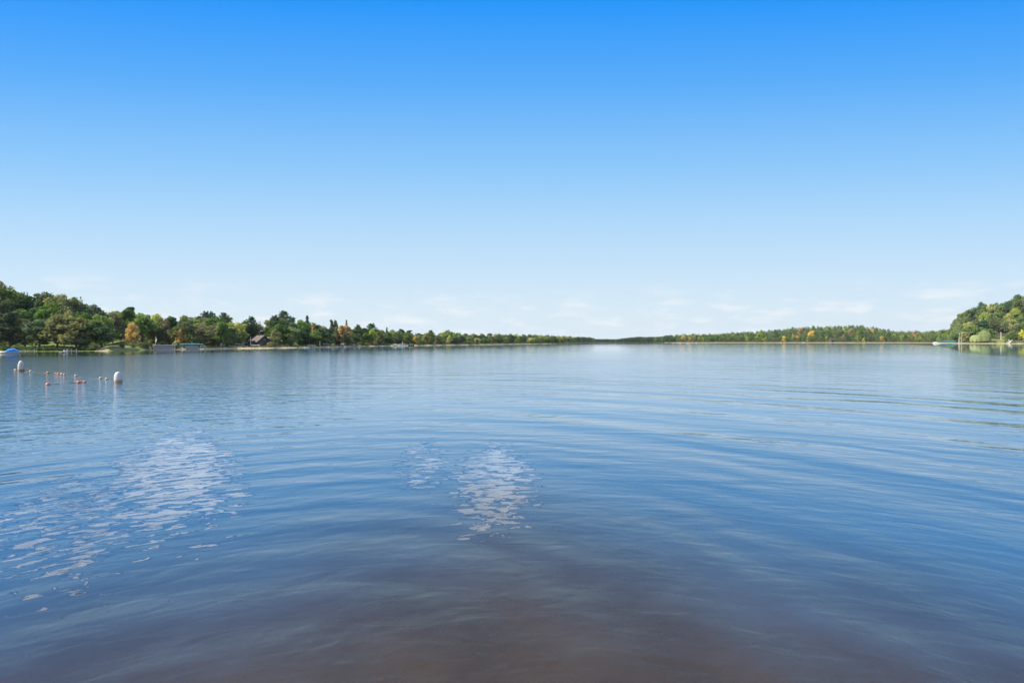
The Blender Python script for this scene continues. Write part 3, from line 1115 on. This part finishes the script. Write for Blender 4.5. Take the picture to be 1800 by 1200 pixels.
def dock(px, Y, L, B, z, label, rz=None, mat=WOOD, posts=3, group=None):
    e = thing('dock', label, 'dock', at(px, Y, 0), face(px) if rz is None else rz, group)
    b = MB()
    n = max(6, int(L / .3))
    for i in range(n):
        x0 = -L / 2 + L * i / n
        b.box(x0 + .01, x0 + L / n - .01, -B / 2, B / 2, z - .05, z)
    b.box(-L / 2, L / 2, -B / 2 + .05, -B / 2 + .13, z - .2, z - .053)
    b.box(-L / 2, L / 2, B / 2 - .13, B / 2 - .05, z - .2, z - .053)
    b.build('deck', mat, e)
    for i in range(posts):
        for sy in (-1, 1):
            x = -L / 2 + .15 + (L - .3) * i / max(1, posts - 1)
            b = MB()
            b.tube([(x, sy * (B / 2 + .05), -1.0), (x, sy * (B / 2 + .05), z + .35)], .05, 8)
            b.build('post', ALU, e)
    return e


def lift(px, Y, L, B, zc, hc, canvas, label, rz=0.0, z0=0.0, group=None, end=False):
    """boat lift: four posts and a rounded canvas canopy"""
    e = thing('boat_lift', label, 'boat lift', at(px, Y, z0), face(px) + rz, group)
    b = MB()
    secs = []
    for i in range(7):
        t = i / 6
        x = -L / 2 + L * t
        dz = -hc * .35 * (abs(t - .5) * 2) ** 4
        prof = []
        for j in range(9):
            a = math.pi * j / 8
            prof.append((x, -math.cos(a) * B / 2, zc + dz + hc * .55 * math.sin(a)))
        prof = [(x, -B / 2, zc - hc * .45)] + prof + [(x, B / 2, zc - hc * .45)]
        secs.append(prof)
    b.loft(secs)
    b.build('canopy', canvas, e, False)
    for sx in (-1, 1):
        for sy in (-1, 1):
            b = MB()
            b.tube([(sx * L * .38, sy * (B / 2 - .1), -1.2), (sx * L * .38, sy * (B / 2 - .1), zc - hc * .2)], .06, 8)
            b.build('post', ALU, e)
    b = MB()
    for sy in (-1, 1):
        b.box(-L * .38, L * .38, sy * (B / 2 - .1) - .05, sy * (B / 2 - .1) + .05, .12, .26)
    b.build('cradle_beam', ALU, e)
    return e


def pontoon(px, Y, L, B, label, wall, rz=0.0, z0=.25, name='pontoon_boat', rail_h=.75):
    e = thing(name, label, 'boat', at(px, Y, z0), face(px) + rz)
    for sy in (-1, 1):
        b = MB()
        b.lathe([(.03, -L / 2), (.22, -L / 2 + .3), (.25, -L / 2 + .6), (.25, L / 2 - .7), (.14, L / 2 - .15), (.02, L / 2)], 12, 'x')
        o = b.build('pontoon', ALU, e, True)
        o.location = (0, sy * B * .36, 0)
    b = MB()
    b.box(-L / 2 + .1, L / 2 - .2, -B / 2, B / 2, .27, .38, .02)
    b.build('deck', WOOD, e)
    b = MB()
    for sy in (-1, 1):
        b.box(-L / 2 + .15, L / 2 - .5, sy * B / 2 - .03, sy * B / 2 + .03, .382, .38 + rail_h)
    b.box(-L / 2 + .12, -L / 2 + .149, -B / 2, B / 2, .382, .38 + rail_h * .9)
    b.build('side_panel', wall, e)
    b = MB()
    b.box(-L * .1, L * .12, -B * .2, B * .2, .381, 1.05, .05)
    b.build('console', WHITE, e)
    for x in (-L * .36, L * .28):
        b = MB()
        b.box(x - .4, x + .4, -B * .42, B * .42, .383, .85, .08)
        b.build('seat', CREAM, e)
    return e


# far left: boat under a blue tarp
e = thing('covered_boat', 'white boat under a bright blue tarp at the left shore', 'boat', wloc(15.5, 620.9), face(15) + R(176))
hull_mb(3.5, 1.5, .52).build('hull', WHITE, e, True)
b = MB()
b.box(-1.7, 1.35, -.775, -.755, -.03, .06)
b.box(-1.7, 1.35, .755, .775, -.03, .06)
b.build('waterline_stripe', MAROON, e)
b = MB()
secs = []
for i in range(9):
    t = i / 8
    x = -1.78 + 2.5 * t
    hh = .95 * (math.sin(math.pi * (.12 + .8 * t)) ** .8) * (1 + .06 * math.sin(i * 2.4))
    secs.append([(x, -.8 * math.cos(a), .34 + (hh - .15) * math.sin(a) * (1 + .05 * math.sin(5 * a + i))) for a in [math.pi * j / 10 for j in range(11)]])
b.loft(secs)
b.build('tarp', BLUE, e, True)
b = MB()
b.box(-2.1, -1.77, -.16, .16, .1, .62, .05)
b.build('outboard_motor', ALU, e)
dock(44, 155, 4.2, 1.2, .42, 'low pale dock right of the blue tarped boat')
e = thing('paddle_boat', 'small white paddle boat with two raised seats', 'boat', wloc(111.7, 620.0), face(111) + R(-8))
hull_mb(1.7, 1.2, .42, -.1, True).build('hull', WHITE, e, True)
for x in (-.05, .6):
    b = MB()
    b.loft([[(x - .18, y, .3), (x + .02, y, .42), (x + .1, y, .85), (x + .2, y, .86), (x + .2, y, .3)] for y in (-.42, -.1)])
    b.loft([[(x - .18, y, .3), (x + .02, y, .42), (x + .1, y, .85), (x + .2, y, .86), (x + .2, y, .3)] for y in (.1, .42)])
    b.build('seat', WHITE, e)
b = MB()
b.box(-.16, .14, -.622, -.606, -.02, .2)
b.build('paddle_slot', DARK, e)
dock(125.5, 147, 2.4, 1.4, .46, 'short dock with dark underside beside the white paddle boat')
dock(196, float(D_(196)) + 9, 4.2, 1.1, ground(196, float(D_(196)) + 9) + .45, 'white dock section stored on the shaded lawn', mat=WHITE)

Y = float(D_(196)) + 20
e = thing('lamp_post', 'slim grey lamp post standing on the lawn at the left', 'lamp post', at(196.5, Y))
zt = zrow(591, Y) - e.location.z
b = MB()
b.tube([(0, 0, -.2), (0, 0, zt - .3)], [.06, .045], 8)
b.build('pole', ALU, e)
b = MB()
b.lathe([(.06, zt - .3), (.2, zt - .22), (.22, zt - .05), (.1, zt), (.02, zt + .02)], 12)
b.build('lamp_head', WHITE, e, True)


def pole(px, s, top, label, cat, name, flag=False, Y=None, mat=WHITE, r=.05):
    Y = float(D_(px)) + s if Y is None else Y
    e = thing(name, label, cat, at(px, Y, max(-.2, ground(px, Y))))
    zt = zrow(top, Y) - e.location.z
    b = MB()
    b.tube([(0, 0, -.4), (0, 0, zt)], [r * 1.2, r], 8)
    b.build('pole', mat, e)
    b = MB()
    b.lathe([(r * .9, zt + .003), (r * 1.7, zt + .05), (r * 1.7, zt + .11), (.01, zt + .16)], 10)
    b.build('finial', mat, e)
    if flag:
        b = MB()
        b.loft([[(r + .02 + .03 * math.sin(j), .06 * math.sin(j * 1.3), zt - .25 - j * .3), (r + .3 + .06 * math.sin(j * 1.7), .12 * math.sin(j + 1), zt - .3 - j * .32)] for j in range(5)], False)
        o = b.build('flag', WHITE, e)
        sm = o.modifiers.new('thick', 'SOLIDIFY')
        sm.thickness = .02
    return e


pole(273.5, 4.5, 592.5, 'flagpole with limp white flag left of the grey boathouse', 'flagpole', 'flagpole', True)
b = MB()
b.box(-.22, .22, -.2, .2, -.3, 1.05, .05)
b.box(-.27, .27, -.25, .25, 1.052, 1.14, .02)
o = b.build('stone_pillar', CREAM)
o.location = at(271, float(D_(271)) + 3.2)
tag(o, 'pale squat pillar at the left end of the boathouse', 'pillar')

# low grey-roofed boathouse
Y = float(D_(290)) + 1.6
e = thing('boathouse', 'long low boathouse with grey roof and blue grey side', 'boathouse', at(290, Y, .1), face(290))
w2 = 36 / F * Y / 2
b = MB()
b.box(-w2 + .55, w2 - .45, -1.2, 1.2, 0.02, 1.18)
b.build('wall', BLUEGREY, e)
b = MB()
b.prism([(-w2, 1.2), (w2, 1.2), (w2, 1.3), (w2 - .1, 1.36), (-w2 + .1, 1.36), (-w2, 1.3)], -1.5, 1.5)
b.prism([(-w2 + .2, 1.362), (w2 - .2, 1.362), (w2 - .35, 1.47), (-w2 + .35, 1.47)], -1.1, 1.1)
b.build('roof', GREYROOF, e)
b = MB()
b.box(w2 - .43, w2 - .05, -1.1, 1.1, 0.02, 1.15)
b.build('door', DARK, e)
for x in (-w2 + .2, w2 - .6):
    b = MB()
    b.box(x - .06, x + .06, -1.36, -1.24, -.4, 1.197)
    b.build('post', WHITE, e)
b = MB()
b.box(-w2 + .1, w2 + .1, -1.9, -1.25, -.25, 0, .02)
b.build('sill', TAN, e)

# boulders at the water's edge
for px, s, r, lab in ((321, 1.2, .45, 'smaller pale boulder left of the teal boat lift'), (326, 1.6, .62, 'largest pale boulder by the teal boat lift'), (330, .9, .4, 'low pale boulder at the waterline by the teal boat lift'),
                      (314, 1.5, .35, 'small boulder below the pale green bush')):
    b = MB()
    vs, fs = [], []
    n = 10
    prof = []
    for i in range(6):
        a = -.5 + 2.05 * i / 5
        for j in range(n):
            rr = r * (1 + random.uniform(-.18, .18)) * max(.06, math.cos(a))
            vs.append((rr * math.cos(6.283 * j / n) * 1.3, rr * math.sin(6.283 * j / n), r * .8 * math.sin(a) + random.uniform(-.04, .04) * r))
    for i in range(5):
        for j in range(n):
            fs.append((i * n + j, i * n + (j + 1) % n, i * n + n + (j + 1) % n, i * n + n + j))
    fs.append(tuple(5 * n + j for j in range(n)))
    b.add(vs, fs)
    o = b.build('boulder', STONE)
    o.location = at(px, float(D_(px)) + s)
    tag(o, lab, 'boulder', 'pale boulders on the shore')

Y = float(D_(337)) + .5
lift(337, Y, 36 / F * Y, 2.8, 1.62, .62, TEAL, 'boat lift with teal canopy beside the grey boathouse', z0=.1)
pontoon(338, Y, 4.6, 2.0, 'pale blue boat parked beneath the teal canopy on the left shore', BLUEGREY, z0=.2)
pole(337.3, 8, 590.5, 'thin white flagpole behind the teal boat lift', 'flagpole', 'flagpole')
e = thing('picnic_table', 'white picnic table right of the teal boat lift', 'picnic table', at(357.5, float(D_(357)) + 2.2), face(357) + .3)
b = MB()
b.box(-.85, .85, -.38, .38, .72, .77, .01)
b.build('table_top', WHITE, e)
for sy in (-1, 1):
    b = MB()
    b.box(-.85, .85, sy * .72 - .13, sy * .72 + .13, .42, .46, .01)
    b.build('bench', WHITE, e)
    b = MB()
    b.tube([(sy * .6, -.72, -.02), (sy * .6, -.2, .715)], .04, 6)
    b.tube([(sy * .6, .72, -.02), (sy * .6, .2, .715)], .04, 6)
    b.build('leg', WHITE, e)


def house(px, s, w, dep, wall_h, roof_h, rz, wallm, roofm, label, name, cat, wins=(), over=.35, Y=None, z0=None, door=True):
    Y = float(D_(px)) + s if Y is None else Y
    e = thing(name, label, cat, at(px, Y, z0), face(px) + rz)
    b = MB()
    b.prism([(-w / 2, -.5), (w / 2, -.5), (w / 2, wall_h), (0, wall_h + roof_h - .02), (-w / 2, wall_h)], -dep / 2, dep / 2)
    b.build('wall', wallm, e)
    k_ = roof_h / (w / 2)
    b = MB()
    for sx in (-1, 1):
        ex = sx * (w / 2 + over)
        ez = wall_h - over * k_
        pts = [(0, wall_h + roof_h + .02), (ex, ez + .02), (ex, ez + .16), (0, wall_h + roof_h + .18)]
        b.prism(pts if sx < 0 else pts[::-1], -dep / 2 - over, dep / 2 + over)
    b.build('roof', roofm, e)
    for (x, z, ww, hh) in wins:
        b = MB()
        for (x0, x1, z0_, z1) in ((x - ww / 2 - .08, x + ww / 2 + .08, z + hh, z + hh + .08), (x - ww / 2 - .08, x + ww / 2 + .08, z - .08, z), (x - ww / 2 - .08, x - ww / 2, z, z + hh), (x + ww / 2, x + ww / 2 + .08, z, z + hh)):
            b.box(x0, x1, -dep / 2 - .06, -dep / 2 - .004, z0_, z1)
        wn = b.build('window', wallm if wallm is not DBROWN else DARK, e)
        b = MB()
        b.box(x - ww / 2, x + ww / 2, -dep / 2 - .03, -dep / 2 - .005, z, z + hh)
        b.build('pane', GLASS, wn)
    if door:
        b = MB()
        b.box(w * .18, w * .18 + min(.9, w * .3), -dep / 2 - .05, -dep / 2 - .004, 0.02, min(2.0, wall_h * .95))
        b.build('door', DARK, e)
    return e


house(391, 6, 1.1, 1.3, 1.2, .45, -.35, TAN, DBROWN, 'tiny tan shed on the beach left of the cabin', 'shed', 'shed', over=.18)
e = thing('motorboat', 'dark blue motorboat with white windshield pulled up by the cabin', 'boat', at(421, float(D_(421)) + 6), face(421) + 3.0)
hull_mb(3.6, 1.6, .85, .1).build('hull', NAVY, e, True)
b = MB()
for sy in (-1, 1):
    b.tube([(-1.75, sy * .82, .98), (.2, sy * .8, 1.0), (1.6, sy * .12, 1.15)], .035, 6)
b.build('rail', WHITE, e)
b = MB()
b.loft([[(.2, y, .9), (.1, y * .85, 1.45), (.14, y * .85, 1.45), (.26, y, .9)] for y in (-.65, 0, .65)])
b.build('windshield', ALU, e)
Y = float(D_(430)) + 9
b = MB()
b.prism([(-1.2, 1.55), (1.2, 1.55), (1.1, 1.68), (-1.1, 1.68)], -1.0, 1.0)
e = thing('shelter', 'small flat roofed open shelter left of the cabin', 'shelter', at(430, Y), face(430))
b.build('roof', GREYROOF, e)
for sx in (-1, 1):
    for sy in (-1, 1):
        b = MB()
        b.tube([(sx, sy * .85, -.2), (sx, sy * .85, 1.548)], .05, 6)
        b.build('post', DARK, e)

cab = house(458.5, 11, 5.4, 7.0, 2.1, 2.3, R(22), DBROWN, PINKROOF, 'dark brown cabin with weathered pinkish roof above the beach', 'cabin', 'cabin',
            wins=((-1.2, .7, 1.2, 1.0), (0, 2.3, 1.0, .8)), over=.5)
b = MB()
b.box(-5.2, -2.703, -1.0, 2.6, -.5, 2.3)
b.build('side_wing', DBROWN, cab)
b = MB()
b.box(-5.5, -2.3, -1.4, 2.9, 2.302, 2.42)
b.build('wing_roof', GREYROOF, cab)
b = MB()
b.box(-4.6, -3.6, -1.06, -1.003, .9, 1.8)
b.build('window', GLASS, cab)
b = MB()
b.box(-2.6, 2.7, -5.4, -3.503, .0, .22, .02)
b.build('porch_deck', WOOD, cab)
pole(440.5, 5, 592.5, 'white flagpole in front of the dark brown cabin', 'flagpole', 'flagpole')


def bench(px, s, label, mat):
    e = thing('bench', label, 'bench', at(px, float(D_(px)) + s), face(px))
    b = MB()
    b.box(-.8, .8, -.2, .2, .40, .45, .01)
    b.build('seat', mat, e)
    b = MB()
    b.box(-.8, .8, .2, .25, .55, .85, .01)
    b.build('backrest', mat, e)
    for sx in (-1, 1):
        b = MB()
        b.box(sx * .65 - .04, sx * .65 + .04, -.18, .195, -.05, .398)
        b.build('leg', mat, e)


bench(445, 4.5, 'white bench at the foot of the flagpole by the cabin', WHITE)
bench(452.5, 4.2, 'white bench in front of the cabin door', WHITE)


def lawn_chair(px, s, label, mat):
    e = thing('lawn_chair', label, 'chair', at(px, float(D_(px)) + s), face(px) + .3, 'dark lawn chairs on the beach')
    b = MB()
    b.box(-.3, .3, -.28, .28, .34, .39, .01)
    b.build('seat', mat, e)
    b = MB()
    b.loft([[(x, .28, .38), (x, .5, 1.0), (x, .54, 1.0), (x, .33, .38)] for x in (-.3, .3)])
    b.build('backrest', mat, e)
    for sx in (-1, 1):
        for y in (-.24, .26):
            b = MB()
            b.tube([(sx * .28, y, -.03), (sx * .28, y, .338)], .035, 6)
            b.build('leg', mat, e)


lawn_chair(471, 5, 'dark lawn chair on the beach nearer the cabin', DARK)
lawn_chair(474, 5, 'dark lawn chair on the beach farther right of the cabin', DARK)

e = thing('rowboat', 'tiny white rowboat afloat off the tip of the beach', 'boat', wloc(539.2, 611.3), face(539) + .1)
hull_mb(1.5, .9, .45, -.08, True).build('hull', WHITE, e, True)
b = MB()
b.box(-.5, -.3, -.36, .36, .2, .24)
b.build('seat', WOOD, e)
Y = float(D_(547)) + 1.0
dock(547, Y, 3.4, 1.3, .95, 'white dock section raised on stands under the trees', mat=WHITE, posts=4)
pole(562.3, 4, 600, 'short white post with finial among the dark trees', 'post', 'post', r=.12)
Y = float(D_(573)) + .5
lift(573, Y, 2.9, 2.2, 1.35, .6, DTEAL, 'small dark canopied boat lift near the white cottage', z0=.1)
dock(587, float(D_(588)) - .6, 3.4, 1.0, .45, 'silver posted dock running out before the orange trees', posts=5, rz=face(587) + .7)
house(603.5, 3, 2.3, 2.4, 1.05, .12, 0, WHITE, GREYROOF, 'low white cottage with a dark end under orange trees', 'cottage', 'cottage', wins=((-.7, .25, .35, .4), (-.1, .25, .35, .4)), over=.12)
for px, w, h_, lab in ((619, 3.2, .7, 'pale stone retaining wall right of the white cottage'), (630, 2.0, .45, 'lower cream retaining wall nearer the water')):
    b = MB()
    n = int(w / .35)
    for r_ in range(2):
        for i in range(n):
            x0 = -w / 2 + w * i / n
            b.box(x0 + .01, x0 + w / n - .01, -.2 + random.uniform(0, .05), .2, h_ * r_ / 2 - .1 * (r_ == 0), h_ * (r_ + 1) / 2 - .01, .02)
    o = b.build('retaining_wall', CREAM)
    o.location = at(px, float(D_(px)) + 4)
    o.rotation_euler = (0, 0, face(px))
    tag(o, lab, 'wall')
house(653, 5, 1.6, 1.6, 1.0, .3, .1, DARK, MAROON, 'small dark shed under the bright yellow green tree', 'shed', 'shed', over=.12)
e = thing('sailboat', 'white sailboat with short bare mast moored at the left shore', 'boat', at(706.5, 322, 0), face(706) + .1)
hull_mb(3.6, 1.4, .6, .35).build('hull', WHITE, e, True)
b = MB()
b.tube([(.3, 0, .55), (.3, 0, 2.5)], .07, 6)
b.build('mast', WHITE, e)
b = MB()
for sx in (-1, 1):
    b.box(sx * 1.0 - .05, sx * 1.0 + .05, -.6, .6, -.3, .352)
b.build('cradle', NAVY, e)
e = thing('motorboat', 'dark blue motorboat with pale windshield moored right of the sailboat', 'boat', at(722, 326, 0), face(722) + 3.1)
hull_mb(3.3, 1.4, .6).build('hull', NAVY, e, True)
b = MB()
b.loft([[(.1, y, .45), (0, y * .85, .95), (.06, y * .85, .95), (.2, y, .45)] for y in (-.6, 0, .6)])
b.build('windshield', WHITE, e)
b = MB()
b.box(-1.95, -1.66, -.15, .15, 0, .6, .04)
b.build('outboard_motor', DARK, e)
pontoon(695, 318, 2.8, 1.6, 'white pontoon boat moored left of the sailboat', WHITE, z0=.1, rail_h=.5)

# across the lake
e = thing('rowboat', 'white rowboat beached on the far shore left of the brown house', 'boat', at(1412, float(D_(1412)) - 2, 0), face(1412))
hull_mb(3.2, 1.6, .9, -.1, True).build('hull', WHITE, e, True)
house(1460.5, 10, 6.0, 6, 3.0, 2.4, R(-35), BARK, PINKROOF, 'small brown house among trees on the far shore', 'house', 'house', wins=((-1.5, 1, 1.2, 1.2),), over=.8)
house(1137, 6, 3.6, 4, 1.5, .9, R(30), WHITE, GREYROOF, 'white house at the distant head of the lake', 'house', 'house', wins=((-1.2, .8, 1.2, 1),), over=.4)

# boats and canopies at the right
YR = 585.0
lift(1656.5, YR, 8.0, 4.2, 1.95, 1.8, DTEAL, 'dark teal canopied boat lift at the right, farther from shore', .12)
lift(1670.5, YR + 3, 8.6, 4.4, 2.05, 1.9, TEAL, 'bright teal canopied boat lift at the right, nearer the birches', .05)
e = lift(1662, YR + 9, 6.0, 3.6, 2.75, .6, ALU, 'grey canopied boat lift behind the two teal ones', .05)
e = thing('cabin_cruiser', 'white cabin cruiser moored left of the teal canopies', 'boat', at(1643.5, YR - 2, 0), face(1643) + 3.3)
hull_mb(3.8, 1.8, .7).build('hull', ALU, e, True)
b = MB()
b.prism([(-1.7, .6), (.8, .6), (.2, 1.8), (-1.6, 1.8)], -.7, .7)
cb = b.build('cabin', WHITE, e)
b = MB()
b.box(-1.3, -.2, -.722, -.705, 1.05, 1.55)
b.box(-1.3, -.2, .705, .722, 1.05, 1.55)
b.build('window', GLASS, cb)
e = thing('swim_raft', 'square cream swim raft in front of the dark teal canopy', 'raft', at(1650.8, YR - 6, 0), face(1650) + .2)
b = MB()
b.box(-1.6, 1.6, -1.3, 1.3, .75, .95, .03)
b.build('deck', CREAM, e)
for sy in (-1, 1):
    b = MB()
    b.lathe([(.3, -1.55), (.42, -1.4), (.42, 1.4), (.3, 1.55)], 12, 'x')
    o = b.build('float_drum', CREAM, e, True)
    o.location = (0, sy * .8, .32)
dock(1683, YR + 6, 9, 1.6, .75, 'dock leading from the right bank to the teal canopies', posts=5)
pole(1685.3, 0, 594, 'white mooring pole on the dock by the teal canopies', 'pole', 'mooring_pole', Y=YR + 4, r=.08)
pole(1690.2, 0, 592.5, 'taller white mooring pole nearest the birches', 'pole', 'mooring_pole', Y=YR + 5, r=.08)
pole(1759.5, 20, 583.5, 'white flagpole on the grassy slope right of the willow', 'flagpole', 'flagpole', r=.16)

# white stairs and railed deck down the bank
px = 1772
Y0 = float(D_(px)) + 2
e = thing('stairs', 'white stairs coming down the grassy bank at the right', 'stairs', at(px, Y0), face(px) + R(-28))
b = MB()
for i in range(9):
    b.box(-1.3, 1.3, i * .5, i * .5 + .52, i * .32 - .2, i * .32 + .1)
b.build('steps', WOOD, e)
for sx in (-1, 1):
    b = MB()
    b.tube([(sx * 1.35, 0, 1.0), (sx * 1.35, 4.6, 3.9)], .09, 6)
    for i in range(6):
        y = .1 + i * .85
        b.tube([(sx * 1.35, y, y * .64 - .1), (sx * 1.35, y, y * .64 + 1.0)], .07, 6)
    b.build('handrail', WHITE, e)
e = thing('deck', 'dark shaded deck with pale railing right of the stairs', 'deck', at(1784, float(D_(1784)) + 7), face(1784))
b = MB()
b.box(-4.2, 4.2, -1.3, 1.3, .6, .8)
b.build('platform', DBROWN, e)
b = MB()
b.box(-4.2, 4.2, -1.28, -1.2, 1.75, 1.85)
b.box(-4.2, 4.2, -1.28, -1.2, 1.15, 1.22)
for i in range(15):
    x = -4.15 + i * 8.3 / 14
    b.box(x - .05, x + .05, -1.19, -1.11, .802, 1.9)
b.build('railing', ALU, e)
for x in (-4, 0, 4):
    b = MB()
    b.box(x - .1, x + .1, -1.1, -.9, -1.5, .598)
    b.build('post', DBROWN, e)


# ------------------------------------------------------------------ air
m, q, out = new_mat('haze_air')
pv = q.node('ShaderNodeVolumePrincipled')
pv.inputs['Color'].default_value = (.72, .84, 1.0, 1)
pv.inputs['Density'].default_value = .000045
pv.inputs['Anisotropy'].default_value = .2
q.l.new(pv.outputs[0], out.inputs['Volume'])
b = MB()
b.box(-9500, 9500, -500, 4400, -2.5, 95)
o = b.build('haze', m)
tag(o, None, None, None, 'stuff')
S.cycles.volume_bounces = 0
